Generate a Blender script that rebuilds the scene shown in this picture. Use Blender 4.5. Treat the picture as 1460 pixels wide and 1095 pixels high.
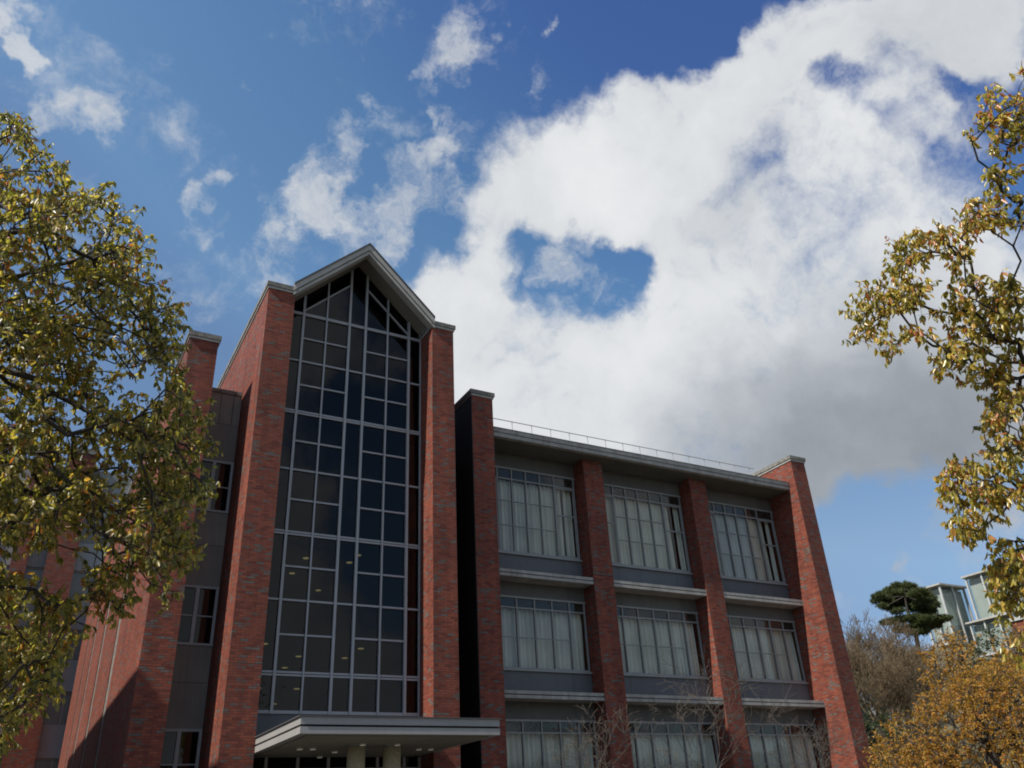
import bpy, math, random
import numpy as np
from mathutils import Matrix, Vector

S = bpy.context.scene
for o in list(bpy.data.objects):
    bpy.data.objects.remove(o)

# ------------------------------------------------------------------ camera
# world: X along the facade (right), Y away from the viewer, Z up, metres
F_PX, CX, CY = 1199.24, 730.0, 547.5
R = np.array([[0.87761795, 0.19023616, 0.43999652],
              [-0.47695403, 0.43839996, 0.76178759],
              [-0.04797491, -0.87841658, 0.47548157]])
CAM = np.array([0.0, 0.0, 1.6])
cam = bpy.data.cameras.new("camera")
cam.sensor_width = 36.0
cam.lens = 36.0 * F_PX / 1460.0
cam.clip_start, cam.clip_end = 0.1, 5000.0
camo = bpy.data.objects.new("camera", cam)
m = Matrix.Identity(4)
for i in range(3):
    m[i][0], m[i][1], m[i][2] = R[i, 0], -R[i, 1], -R[i, 2]
    m[i][3] = CAM[i]
camo.matrix_world = m
S.collection.objects.link(camo)
S.camera = camo


def ray(x, y):
    v = R @ np.array([x - CX, y - CY, F_PX])
    return v / np.linalg.norm(v)


def at(x, y, d):
    return CAM + ray(x, y) * d


def at_y(x, y, Y):
    r = ray(x, y)
    return CAM + r * (Y / r[1])


# ------------------------------------------------------------------ world: sky with clouds
SUN_DIR = np.array([1.0, 0.15, -1.13])
SUN_DIR = SUN_DIR / np.linalg.norm(SUN_DIR)
SUN_EL = math.asin(-SUN_DIR[2])
SUN_AZ = math.atan2(-SUN_DIR[0], -SUN_DIR[1])
W = bpy.data.worlds.new("World")
S.world = W
W.use_nodes = True
wt = W.node_tree
for n in list(wt.nodes):
    wt.nodes.remove(n)
SKY_STRENGTH = 0.15


class NT:
    """little helper to write node trees as expressions"""
    def __init__(self, tree):
        self.t = tree

    def new(self, kind, **kw):
        n = self.t.nodes.new(kind)
        for k, v in kw.items():
            setattr(n, k, v)
        return n

    def put(self, sock, v):
        if hasattr(v, 'is_output') or isinstance(v, bpy.types.NodeSocket):
            self.t.links.new(v, sock)
        else:
            sock.default_value = v

    def math(self, op, a, b=None, clamp=False):
        n = self.new('ShaderNodeMath', operation=op, use_clamp=clamp)
        self.put(n.inputs[0], a)
        if b is not None:
            self.put(n.inputs[1], b)
        return n.outputs[0]

    def vmath(self, op, a, b=None, scale=None):
        n = self.new('ShaderNodeVectorMath', operation=op)
        self.put(n.inputs[0], a)
        if b is not None:
            self.put(n.inputs[1], b)
        if scale is not None:
            self.put(n.inputs['Scale'], scale)
        return n.outputs['Value'] if op in ('DISTANCE', 'DOT_PRODUCT', 'LENGTH') else n.outputs[0]

    def noise(self, vec, scale, detail=4.0, rough=0.5, color=False, dist=0.0):
        n = self.new('ShaderNodeTexNoise')
        self.put(n.inputs['Vector'], vec)
        n.inputs['Scale'].default_value = scale
        n.inputs['Detail'].default_value = detail
        n.inputs['Roughness'].default_value = rough
        n.inputs['Distortion'].default_value = dist
        return n.outputs['Color'] if color else n.outputs[0]

    def remap(self, v, a, b, c=0.0, d=1.0, smooth=False):
        n = self.new('ShaderNodeMapRange')
        if smooth:
            n.interpolation_type = 'SMOOTHSTEP'
        self.put(n.inputs[0], v)
        for i, x in zip((1, 2, 3, 4), (a, b, c, d)):
            n.inputs[i].default_value = x
        return n.outputs[0]

    def ramp(self, v, stops, mode='LINEAR'):
        n = self.new('ShaderNodeValToRGB')
        cr = n.color_ramp
        cr.interpolation = mode
        while len(cr.elements) < len(stops):
            cr.elements.new(0.5)
        for e, (p, c) in zip(cr.elements, stops):
            e.position = p
            e.color = (c[0], c[1], c[2], 1)
        self.put(n.inputs[0], v)
        return n.outputs[0]

    def mix(self, f, a, b, blend='MIX'):
        n = self.new('ShaderNodeMix', data_type='RGBA', blend_type=blend)
        self.put(n.inputs[0], f)
        for i, x in ((6, a), (7, b)):
            if isinstance(x, tuple):
                x = (x[0], x[1], x[2], 1)
            self.put(n.inputs[i], x)
        return n.outputs[2]


w = NT(wt)
tc = w.new('ShaderNodeTexCoord')
D0 = w.vmath('NORMALIZE', tc.outputs['Generated'])
sky = w.new('ShaderNodeTexSky', sky_type='NISHITA')
sky.sun_disc = False
sky.sun_elevation = SUN_EL
sky.sun_rotation = SUN_AZ
sky.altitude = 100
sky.air_density = 1.0
sky.dust_density = 0.3
sky.ozone_density = 2.2
# warp the direction so that blob edges billow
wa = w.vmath('SUBTRACT', w.noise(D0, 5.0, 3, 0.55, color=True), (0.5, 0.5, 0.5))
wb = w.vmath('SUBTRACT', w.noise(D0, 18.0, 4, 0.6, color=True), (0.5, 0.5, 0.5))
D1 = w.vmath('ADD', D0, w.vmath('SCALE', wa, scale=0.15))
D1 = w.vmath('ADD', D1, w.vmath('SCALE', wb, scale=0.07))

# cloud masses: a direction on the celestial sphere, an angular size, an amount
CLOUDS = [
 (1150,500,300,1.2),(950,570,240,1.1),(1350,430,230,1.1),(1240,260,165,.95),(760,580,200,1.0),(640,470,140,.85),
 (1420,560,190,.9),(1100,620,170,.8),(1300,600,170,.7),(1040,330,150,.8),(600,560,150,.6),
 (770,290,115,.95),(880,225,130,1.0),(975,165,125,1.0),(1070,115,110,.95),(1120,40,95,.8),(880,300,80,.8),
 (690,320,75,.7),(650,390,80,.6),
 (885,388,70,-.72),(925,355,34,-.4),(845,430,55,-.5),(772,402,50,-.45),(735,345,40,-.35),
 (1070,285,60,-.1),(1139,200,65,.55),(1224,99,60,.5),(1320,190,40,.25),(700,400,26,-.3),
 (1330,40,165,.85),(1210,20,100,.6),(1420,60,100,.6),(1365,152,48,-.85),(1395,170,30,-.5),(1160,90,70,.3),(1130,180,75,.35),
 (1280,125,40,-.15),
 (880,60,170,-.5),(960,40,90,-.7),
 (1240,770,90,-.4)]
# thin torn cloud
WISPS = [
 (655,20,75,.75),(690,65,55,.7),(620,88,48,.55),(512,148,42,.65),(475,190,42,.6),(510,190,30,.4),(430,255,75,.8),(400,300,65,.65),
 (435,315,70,.7),(375,372,52,.7),(565,270,75,.85),(605,222,55,.7),(628,160,32,.7),(520,318,62,.6),(650,212,50,.5),(480,340,60,.5),
 (550,335,55,.5),(792,70,20,.6),(780,130,36,.45),(412,170,22,.4),(355,135,24,.4),(760,180,40,.3),
 (12,28,70,.95),(22,72,45,.8),(75,165,62,.62),(115,192,44,.45),(268,268,36,.65),(282,320,46,.65),
 (1150,120,120,.35),(1340,150,120,.35),(785,372,55,.5),(740,400,60,.4),(905,425,50,.35),(850,420,60,.35),(650,300,60,.5),(1400,757,90,.8),(1282,828,52,.9),(1462,735,80,.7)]


def blobs(lst, vec):
    acc = None
    for x, y, r, a in lst:
        c = ray(x, y)
        k = r * 0.7071
        e = float(np.linalg.norm(ray(x + k, y + k) - ray(x - k, y - k)) / 2)
        v = w.remap(w.vmath('DISTANCE', vec, tuple(float(t) for t in c)), e * 1.15, e * 0.1, 0.0, a, True)
        acc = v if acc is None else w.math('ADD', acc, v)
    return acc


Mass = w.math('MINIMUM', blobs(CLOUDS, D1), 0.98)
fwd = tuple(float(t) for t in R[:, 2])
# the rest of the sky (behind and beside the viewer) carries broken cloud as well
rest = w.remap(w.vmath('DOT_PRODUCT', D0, fwd), 0.70, 0.35, 0.0, 1.0, True)
restc = w.remap(w.noise(D0, 3.6, 6, 0.58), 0.38, 0.62, 0.0, 1.0, True)
Mass = w.math('ADD', Mass, w.math('MULTIPLY', rest, restc))
fb = w.noise(D1, 6.0, 10, 0.60)
fb2 = w.noise(D0, 30.0, 7, 0.65)


def puffs(vec, scale, detail):
    v = w.new('ShaderNodeTexVoronoi', feature='F1')
    v.normalize = True
    w.put(v.inputs['Vector'], vec)
    v.inputs['Scale'].default_value = scale
    v.inputs['Detail'].default_value = detail
    v.inputs['Roughness'].default_value = 0.55
    v.inputs['Lacunarity'].default_value = 2.1
    return w.math('SUBTRACT', 1.0, v.outputs['Distance'])


D2 = w.vmath('ADD', D0, w.vmath('SCALE', wb, scale=0.05))
pf = puffs(D2, 11.0, 2.0)
dens = w.math('ADD', Mass, w.math('MULTIPLY', w.math('SUBTRACT', fb, 0.5), 1.95))
dens = w.math('ADD', dens, w.math('MULTIPLY', w.math('SUBTRACT', fb2, 0.5), 0.70))
dens = w.math('ADD', dens, w.math('MULTIPLY', w.math('SUBTRACT', pf, 0.62), 0.55))
alpha = w.remap(dens, 0.16, 0.98, 0.0, 1.0, True)
D3 = w.vmath('ADD', D0, w.vmath('SCALE', wa, scale=0.16))
D3 = w.vmath('ADD', D3, w.vmath('SCALE', wb, scale=0.10))
fw = w.noise(D3, 13.0, 9, 0.66)
dw = w.math('ADD', w.math('MINIMUM', blobs(WISPS, D3), 0.95), w.math('MULTIPLY', w.math('SUBTRACT', fw, 0.5), 2.1))
aw = w.remap(dw, 0.22, 1.15, 0.0, 0.86, True)
alpha = w.math('SUBTRACT', 1.0, w.math('MULTIPLY', w.math('SUBTRACT', 1.0, alpha), w.math('SUBTRACT', 1.0, aw)))
SHADE = [(1260,665,300,-.33),(1430,610,240,-.22),(1050,655,210,-.25),(1250,520,220,-.10),(1340,50,170,-.10),(1200,500,130,-.05),(1080,160,90,-.04),
         (860,250,130,.10),(1190,210,120,.08),(1300,300,120,.05),(960,520,170,.10),(700,560,150,.05),(1060,290,70,-.10),(1120,430,80,.06)]
sh = w.math('ADD', blobs(SHADE, D1), 0.77)
fbs = w.noise(w.vmath('ADD', D1, tuple(float(-t * 0.045) for t in SUN_DIR)), 6.0, 6, 0.6)
sh = w.math('ADD', sh, w.math('MULTIPLY', w.math('SUBTRACT', fb, fbs), 0.22))
sh = w.math('ADD', sh, w.math('MULTIPLY', w.math('SUBTRACT', pf, 0.62), 0.10))
sh = w.math('ADD', sh, w.math('MULTIPLY', w.math('SUBTRACT', dens, 0.9), 0.06))
sh = w.math('SUBTRACT', sh, w.math('MULTIPLY', rest, 0.16))
# thin edges are a little brighter than thick cores only where sunlit; keep it gentle
ccol = w.ramp(sh, [(0.0, (.16, .18, .21)), (0.35, (.34, .37, .41)), (0.65, (.56, .59, .63)), (0.85, (.76, .78, .80)), (1.0, (.86, .87, .88))])
ccol = w.vmath('SCALE', ccol, scale=0.87 / SKY_STRENGTH)
# deepest blue high up and away from the sun
sd = w.vmath('DOT_PRODUCT', D0, tuple(float(-t) for t in SUN_DIR))
sz = w.new('ShaderNodeSeparateXYZ')
w.put(sz.inputs[0], D0)
tt = w.math('SUBTRACT', sz.outputs[2], w.math('MULTIPLY', sd, 0.5))
tint = w.ramp(w.remap(tt, 0.40, 0.70, 0.0, 1.0), [(0.0, (.90, .90, .88)), (0.13, (.99, 1.06, 1.0)), (0.53, (.76, .92, .96)), (0.80, (.50, .62, .88)), (1.0, (.46, .56, .84))])
skyc = w.mix(1.0, sky.outputs[0], tint, 'MULTIPLY')
low = w.ramp(w.remap(sz.outputs[2], 0.15, 0.55, 0.0, 1.0), [(0.0, (.52, .56, .64)), (0.3, (.78, .70, .70)), (1.0, (.88, .95, .97))])
low = w.mix(rest, low, (.66, .71, .78))
skyc = w.mix(1.0, skyc, low, 'MULTIPLY')
col = w.mix(alpha, skyc, ccol)
bg = w.new('ShaderNodeBackground')
w.put(bg.inputs[0], col)
bg.inputs[1].default_value = SKY_STRENGTH
out = w.new('ShaderNodeOutputWorld')
wt.links.new(bg.outputs[0], out.inputs[0])

sun = bpy.data.lights.new("sun", 'SUN')
sun.energy = 5.0
sun.angle = math.radians(0.5)
sun.color = (1.0, 0.93, 0.84)
suno = bpy.data.objects.new("sun", sun)
suno.rotation_euler = Vector(SUN_DIR).to_track_quat('-Z', 'Y').to_euler()
suno.location = (-40, -6, 60)
S.collection.objects.link(suno)

S.view_settings.view_transform = 'Standard'
S.view_settings.look = 'None'
S.view_settings.exposure = 0.2
S.view_settings.gamma = 1.0
S.cycles.filter_width = 1.9
S.cycles.max_bounces = 8
S.cycles.transparent_max_bounces = 16
S.cycles.caustics_reflective = False
S.cycles.caustics_refractive = False


# ------------------------------------------------------------------ materials
def material(name):
    mt = bpy.data.materials.new(name)
    mt.use_nodes = True
    t = mt.node_tree
    return mt, NT(t), t.nodes['Principled BSDF'], t.nodes['Material Output']


def surface(name, col, var=0.15, scale=3.0, rough=0.7, streak=0.0, spec=0.3, metal=0.0, bump=0.0):
    mt, n, b, _ = material(name)
    g = n.new('ShaderNodeNewGeometry')
    P = g.outputs['Position']
    f = n.noise(P, scale, 6, 0.6)
    lo = tuple(c * (1 - var) for c in col)
    hi = tuple(c * (1 + var) for c in col)
    c = n.ramp(f, [(0.3, lo), (0.7, hi)])
    if streak:
        mp = n.new('ShaderNodeMapping')
        n.put(mp.inputs['Vector'], P)
        mp.inputs['Scale'].default_value = (5.0, 5.0, 0.35)
        s = n.remap(n.noise(mp.outputs[0], 1.6, 5, 0.6), 0.45, 0.72, 0, streak, True)
        c = n.mix(s, c, tuple(x * 0.35 for x in col))
    n.put(b.inputs['Base Color'], c)
    b.inputs['Roughness'].default_value = rough
    b.inputs['Specular IOR Level'].default_value = spec
    b.inputs['Metallic'].default_value = metal
    if 'panel' in name:      # every cladding panel has weathered a little differently
        oi = n.new('ShaderNodeObjectInfo')
        c2 = n.vmath('SCALE', c, scale=n.remap(oi.outputs['Random'], 0, 1, 0.86, 1.12))
        n.put(b.inputs['Base Color'], c2)
    if bump:
        bp = n.new('ShaderNodeBump')
        bp.inputs['Strength'].default_value = bump
        bp.inputs['Distance'].default_value = 0.01
        n.put(bp.inputs['Height'], n.noise(P, scale * 12, 4, 0.6))
        n.put(b.inputs['Normal'], bp.outputs[0])
    return mt


def brick(name, reds, grey, grey_share=0.12, tint=1.0):
    mt, n, b, _ = material(name)
    g = n.new('ShaderNodeNewGeometry')
    sp = n.new('ShaderNodeSeparateXYZ')
    n.put(sp.inputs[0], g.outputs['Position'])
    sn = n.new('ShaderNodeSeparateXYZ')
    n.put(sn.inputs[0], g.outputs['True Normal'])
    side = n.math('GREATER_THAN', n.math('ABSOLUTE', sn.outputs[0]), 0.5)
    u = n.math('ADD', n.math('MULTIPLY', sp.outputs[0], n.math('SUBTRACT', 1.0, side)), n.math('MULTIPLY', sp.outputs[1], side))
    cv = n.new('ShaderNodeCombineXYZ')
    n.put(cv.inputs[0], n.math('ADD', u, 50.0))
    n.put(cv.inputs[1], sp.outputs[2])
    bt = n.new('ShaderNodeTexBrick')
    n.put(bt.inputs['Vector'], cv.outputs[0])
    bt.inputs['Color1'].default_value = (0, 0, 0, 1)
    bt.inputs['Color2'].default_value = (1, 1, 1, 1)
    bt.inputs['Mortar'].default_value = (0.5, 0.5, 0.5, 1)
    bt.inputs['Scale'].default_value = 1.0
    bt.inputs['Mortar Size'].default_value = 0.009
    bt.inputs['Mortar Smooth'].default_value = 0.1
    bt.inputs['Bias'].default_value = 0.0
    bt.inputs['Brick Width'].default_value = 0.235
    bt.inputs['Row Height'].default_value = 0.075
    val = bt.outputs['Color']
    clus = n.noise(cv.outputs[0], 1.7, 6, 0.72)
    v2 = n.math('ADD', val, n.math('MULTIPLY', n.math('SUBTRACT', clus, 0.5), 1.05))
    k = 1.0 - grey_share
    c = n.ramp(v2, [(0.0, reds[0]), (0.3, reds[1]), (0.6, reds[2]), (k - 0.05, reds[1]), (k + 0.03, grey), (1.0, tuple(x * 1.25 for x in grey))])
    # each kiln batch a little different, and broad weathering
    wth = n.remap(n.noise(g.outputs['Position'], 0.45, 5, 0.6), 0.3, 0.7, 0.78, 1.12)
    c = n.vmath('SCALE', c, scale=wth)
    ms = n.new('ShaderNodeMapping')
    n.put(ms.inputs['Vector'], g.outputs['Position'])
    ms.inputs['Scale'].default_value = (2.2, 2.2, 0.16)
    c = n.vmath('SCALE', c, scale=n.remap(n.noise(ms.outputs[0], 1.3, 5, 0.62), 0.36, 0.68, 0.74, 1.10))
    c = n.mix(n.math('MULTIPLY', bt.outputs['Fac'], 0.9), c, (0.075 * tint, 0.05 * tint, 0.045 * tint))
    # movement joints at the storey levels
    zz = n.math('ABSOLUTE', n.math('SUBTRACT', n.math('MODULO', n.math('ADD', sp.outputs[2], 2.36), 4.32), 0.02))
    c = n.mix(n.math('MULTIPLY', n.math('LESS_THAN', zz, 0.012), 0.7), c, (0.05, 0.03, 0.025))
    n.put(b.inputs['Base Color'], c)
    b.inputs['Roughness'].default_value = 0.75
    b.inputs['Specular IOR Level'].default_value = 0.25
    bp = n.new('ShaderNodeBump')
    bp.inputs['Strength'].default_value = 0.5
    bp.inputs['Distance'].default_value = 0.012
    h = n.math('ADD', n.math('MULTIPLY', bt.outputs['Fac'], -1.0), n.math('MULTIPLY', val, 0.5))
    n.put(bp.inputs['Height'], h)
    n.put(b.inputs['Normal'], bp.outputs[0])
    return mt


def glass(name, tint, rough=0.0):
    mt, n, b, o = material(name)
    n.t.nodes.remove(b)
    tr = n.new('ShaderNodeBsdfTransparent')
    tr.inputs[0].default_value = (*tint, 1)
    gl = n.new('ShaderNodeBsdfGlossy')
    gl.inputs['Roughness'].default_value = rough
    gl.inputs[0].default_value = (0.95, 0.95, 0.95, 1)
    fr = n.new('ShaderNodeFresnel')
    g = n.new('ShaderNodeNewGeometry')
    # the node inverts the index on back faces: keep both sides of the thin pane air-to-glass
    n.put(fr.inputs[0], n.remap(g.outputs['Backfacing'], 0.0, 1.0, 1.37, 1 / 1.37))
    bp = n.new('ShaderNodeBump')
    bp.inputs['Strength'].default_value = 0.08
    bp.inputs['Distance'].default_value = 0.02
    n.put(bp.inputs['Height'], n.noise(g.outputs['Position'], 0.9, 2, 0.5))
    n.put(gl.inputs['Normal'], bp.outputs[0])
    mx = n.new('ShaderNodeMixShader')
    n.put(mx.inputs[0], fr.outputs[0])
    n.put(mx.inputs[1], tr.outputs[0])
    n.put(mx.inputs[2], gl.outputs[0])
    n.put(o.inputs[0], mx.outputs[0])
    return mt


def leaves_mat(name, stops, rough=0.38, spec=0.5, trans=0.3):
    mt, n, b, o = material(name)
    g = n.new('ShaderNodeNewGeometry')
    big = n.noise(g.outputs['Position'], 1.6, 2, 0.5)
    v = n.math('ADD', g.outputs['Random Per Island'], n.math('MULTIPLY', n.math('SUBTRACT', big, 0.5), 0.9), clamp=True)
    c = n.ramp(v, stops)
    n.put(b.inputs['Base Color'], c)
    b.inputs['Roughness'].default_value = rough
    b.inputs['Specular IOR Level'].default_value = spec
    tl = n.new('ShaderNodeBsdfTranslucent')
    n.put(tl.inputs[0], n.mix(1.0, c, (1.7, 1.7, 0.8), 'MULTIPLY'))
    mx = n.new('ShaderNodeMixShader')
    mx.inputs[0].default_value = trans
    n.put(mx.inputs[1], b.outputs[0])
    n.put(mx.inputs[2], tl.outputs[0])
    n.put(o.inputs[0], mx.outputs[0])
    return mt


def lamp_mat(name, col, strength):
    mt, n, b, o = material(name)
    b.inputs['Base Color'].default_value = (*col, 1)
    b.inputs['Emission Color'].default_value = (*col, 1)
    b.inputs['Emission Strength'].default_value = strength
    return mt


REDS = [(.165, .041, .026), (.240, .058, .034), (.305, .084, .046)]
M = {
    'brick': brick('red_brick', REDS, (.135, .11, .095), 0.13),
    'coping': surface('weathered_coping', (.20, .195, .175), 0.45, 4.0, 0.85, 0.5),
    'trim': surface('pale_concrete_trim', (.40, .395, .37), 0.12, 3.0, 0.75, 0.25),
    'fascia': surface('gable_fascia', (.39, .38, .345), 0.10, 2.0, 0.65, 0.15),
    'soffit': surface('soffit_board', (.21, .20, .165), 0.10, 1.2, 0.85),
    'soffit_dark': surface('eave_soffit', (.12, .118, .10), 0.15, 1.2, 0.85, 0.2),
    'ledge': surface('ledge_concrete', (.34, .33, .305), 0.25, 2.5, 0.75, 0.35),
    'canopy': surface('canopy_metal', (.32, .315, .305), 0.06, 1.0, 0.5, 0.1),
    'panel': surface('grey_wall_panel', (.125, .124, .116), 0.10, 1.5, 0.8, 0.12, bump=0.2),
    'spandrel': surface('blue_grey_panel', (.125, .132, .142), 0.08, 2.0, 0.55, 0.1),
    'recess': surface('brown_grey_panel', (.24, .225, .205), 0.10, 1.2, 0.85, 0.22, bump=0.2),
    'shade_black': surface('shade_black', (.018, .017, .016), 0.2, 2.0, 0.6),
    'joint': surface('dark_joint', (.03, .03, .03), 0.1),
    'mullion': surface('grey_aluminium', (.33, .34, .355), 0.05, 2.0, 0.45, 0.0, 0.5),
    'winframe': surface('window_aluminium', (.26, .27, .265), 0.06, 2.0, 0.5, 0.0, 0.5),
    'shade_and_window': surface('shade_and_window_dark', (.06, .062, .06), 0.06, 2.0, 0.5, 0.0, 0.4),
    'glass_dark': glass('tinted_glass', (.34, .37, .39)),
    'glass': glass('clear_glass', (.93, .93, .90)),
    'louver': surface('dark_louvre', (.045, .047, .045), 0.2, 8.0, 0.6),
    'curtain': surface('pale_curtain', (.68, .71, .68), 0.10, 0.8, 0.9),
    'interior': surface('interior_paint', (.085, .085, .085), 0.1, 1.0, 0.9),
    'stone': surface('speckled_stone', (.66, .60, .43), 0.30, 30.0, 0.7),
    'rail': surface('galvanised_rail', (.34, .35, .36), 0.05, 3.0, 0.5),
    'roof': surface('roof_sheet', (.09, .09, .095), 0.1, 1.0, 0.6),
    'bark': surface('dark_bark', (.055, .047, .038), 0.35, 9.0, 0.9),
    'bark_pale': surface('pale_bark', (.105, .09, .075), 0.35, 8.0, 0.9),
    'bark_brown': surface('brown_bark', (.135, .112, .085), 0.35, 4.0, 0.9),
    'twig': surface('bare_twig', (.145, .108, .064), 0.4, 0.35, 0.9),
    'lamp': lamp_mat('lamp_glow', (1.0, .72, .28), 0.85),
    'lamp_white': lamp_mat('downlight_glow', (1.0, .93, .78), 0.05),
    'paving': surface('paving', (.11, .105, .098), 0.25, 0.5, 0.85),
    'hill': surface('leaf_litter', (.11, .095, .05), 0.4, 0.6, 0.95),
    'wood': surface('added_ridge_dark', (.05, .055, .025), 0.6, 0.5, 0.95),  # dark surface of the added ridge behind the viewer
    'needle': leaves_mat('pine_needles', [(0.0, (.03, .045, .012)), (0.5, (.06, .08, .022)), (1.0, (.10, .12, .035))], 0.55, 0.4, 0.25),
    'camphor': leaves_mat('camphor_leaves', [(0.0, (.09, .105, .024)), (0.28, (.20, .20, .045)), (0.58, (.36, .315, .08)), (0.88, (.48, .38, .11)), (0.965, (.42, .23, .05)), (1.0, (.38, .13, .03))], 0.40, 1.0, 0.55),
    'camphor_warm': leaves_mat('camphor_leaves_warm', [(0.0, (.17, .17, .03)), (0.3, (.36, .32, .06)), (0.62, (.52, .42, .09)), (0.86, (.50, .30, .07)), (1.0, (.44, .14, .06))], 0.30, 0.6, 0.42),
    'golden': leaves_mat('golden_leaves', [(0.0, (.22, .15, .03)), (0.4, (.38, .225, .04)), (0.7, (.46, .26, .05)), (0.9, (.46, .22, .045)), (1.0, (.36, .13, .025))], 0.55, 0.3, 0.42),
    'shrub': leaves_mat('evergreen_leaves', [(0.0, (.015, .03, .01)), (0.6, (.035, .06, .018)), (1.0, (.07, .09, .025))], 0.4, 0.5, 0.2),
    'glass_pale': glass('pale_green_glass', (.85, .88, .865)),
    'white': surface('white_steel', (.42, .44, .43), 0.08, 1.0, 0.5),
    'pale_wall': surface('pale_render', (.52, .53, .54), 0.08, 0.5, 0.8),
    'pale_blue': surface('pale_blue_interior', (.50, .52, .51), 0.15, 0.3, 0.8),
    'far_panel': surface('far_grey_panel', (.27, .28, .28), 0.1, 0.6, 0.8, 0.15),
    'winpane_far': surface('far_blind', (.10, .11, .11), 0.1, 0.6, 0.25, 0.0, 0.6),
}

# ------------------------------------------------------------------ mesh helpers
COL = S.collection


class MB:
    def __init__(self):
        self.v, self.f = [], []

    def poly(self, pts, faces):
        b = len(self.v)
        self.v += [tuple(map(float, p)) for p in pts]
        self.f += [tuple(i + b for i in fc) for fc in faces]
        return self

    def box(self, x0, x1, y0, y1, z0, z1):
        p = [(x0, y0, z0), (x1, y0, z0), (x1, y1, z0), (x0, y1, z0), (x0, y0, z1), (x1, y0, z1), (x1, y1, z1), (x0, y1, z1)]
        return self.poly(p, [(0, 3, 2, 1), (4, 5, 6, 7), (0, 1, 5, 4), (1, 2, 6, 5), (2, 3, 7, 6), (3, 0, 4, 7)])

    def prism_y(self, xz, y0, y1):
        """polygon in XZ (counter-clockwise seen from -Y) pushed along Y"""
        n = len(xz)
        p = [(x, y0, z) for x, z in xz] + [(x, y1, z) for x, z in xz]
        fs = [tuple(range(n)), tuple(range(2 * n - 1, n - 1, -1))]
        for i in range(n):
            j = (i + 1) % n
            fs.append((i, i + n, j + n, j))
        return self.poly(p, fs)

    def rod(self, a, b, r0, r1=None, sides=6, cap=True):
        a, b = np.array(a, float), np.array(b, float)
        r1 = r0 if r1 is None else r1
        d = b - a
        L = np.linalg.norm(d)
        if L < 1e-6:
            return self
        d /= L
        h = np.array([0, 0, 1.0]) if abs(d[2]) < 0.9 else np.array([1.0, 0, 0])
        u = np.cross(d, h)
        u /= np.linalg.norm(u)
        v = np.cross(d, u)
        p = []
        for c, r in ((a, r0), (b, r1)):
            for i in range(sides):
                t = 2 * math.pi * i / sides
                p.append(c + u * (r * math.cos(t)) + v * (r * math.sin(t)))
        fs = [(i, (i + 1) % sides, sides + (i + 1) % sides, sides + i) for i in range(sides)]
        if cap:
            fs += [tuple(range(sides - 1, -1, -1)), tuple(range(sides, 2 * sides))]
        return self.poly(p, fs)

    def build(self, name, mat, parent=None, smooth=False):
        me = bpy.data.meshes.new(name)
        me.from_pydata(self.v, [], self.f)
        me.materials.append(mat)
        if smooth:
            me.polygons.foreach_set('use_smooth', [True] * len(me.polygons))
        me.update()
        o = bpy.data.objects.new(name, me)
        COL.objects.link(o)
        if parent is not None:
            o.parent = parent
            o.matrix_parent_inverse = parent.matrix_basis.inverted()
        return o


def raw_mesh(name, verts, faces_flat, sizes, mat, parent):
    """big meshes from numpy arrays (all faces the same size)"""
    me = bpy.data.meshes.new(name)
    nv, nf = len(verts), len(faces_flat) // sizes
    me.vertices.add(nv)
    me.vertices.foreach_set('co', np.asarray(verts, np.float32).ravel())
    me.loops.add(nf * sizes)
    me.loops.foreach_set('vertex_index', np.asarray(faces_flat, np.int32))
    me.polygons.add(nf)
    me.polygons.foreach_set('loop_start', np.arange(0, nf * sizes, sizes, dtype=np.int32))
    me.update(calc_edges=True)
    me.validate()
    me.materials.append(mat)
    o = bpy.data.objects.new(name, me)
    COL.objects.link(o)
    if parent is not None:
        o.parent = parent
        o.matrix_parent_inverse = parent.matrix_basis.inverted()
    return o


def thing(name, label, cat, loc=(0, 0, 0), group=None):
    o = bpy.data.objects.new(name, None)
    o.empty_display_size = 0.3
    o.location = loc
    COL.objects.link(o)
    return tag(o, label, cat, group)


def tag(o, label, cat, group=None):
    o['label'], o['category'] = label, cat
    if group:
        o['group'] = group
    return o


# ------------------------------------------------------------------ ground and hill
g = MB()
g.box(-900, 1500, -900, 1500, -1.0, 0.0)
go = g.build('ground', M['paving'])
go['kind'] = 'structure'


def hill_z(x, y):
    t = np.clip((x - 36.0) / 60.0, 0, 1.6)
    s = np.clip((y - 8.0) / 20.0, 0, 1)
    return 16.5 * t * s * s * (3 - 2 * s) - 0.05 + 0.35 * np.sin(x * 0.31) * np.sin(y * 0.27) * np.clip(t * 4, 0, 1)


nx, ny = 50, 50
hx, hy = np.linspace(34, 190, nx), np.linspace(6, 200, ny)
hv = [(x, y, float(hill_z(x, y))) for y in hy for x in hx]
hf = [(j * nx + i, j * nx + i + 1, (j + 1) * nx + i + 1, (j + 1) * nx + i) for j in range(ny - 1) for i in range(nx - 1)]
ho = MB().poly(hv, hf).build('hill', M['hill'], smooth=True)
ho['kind'] = 'structure'

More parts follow.
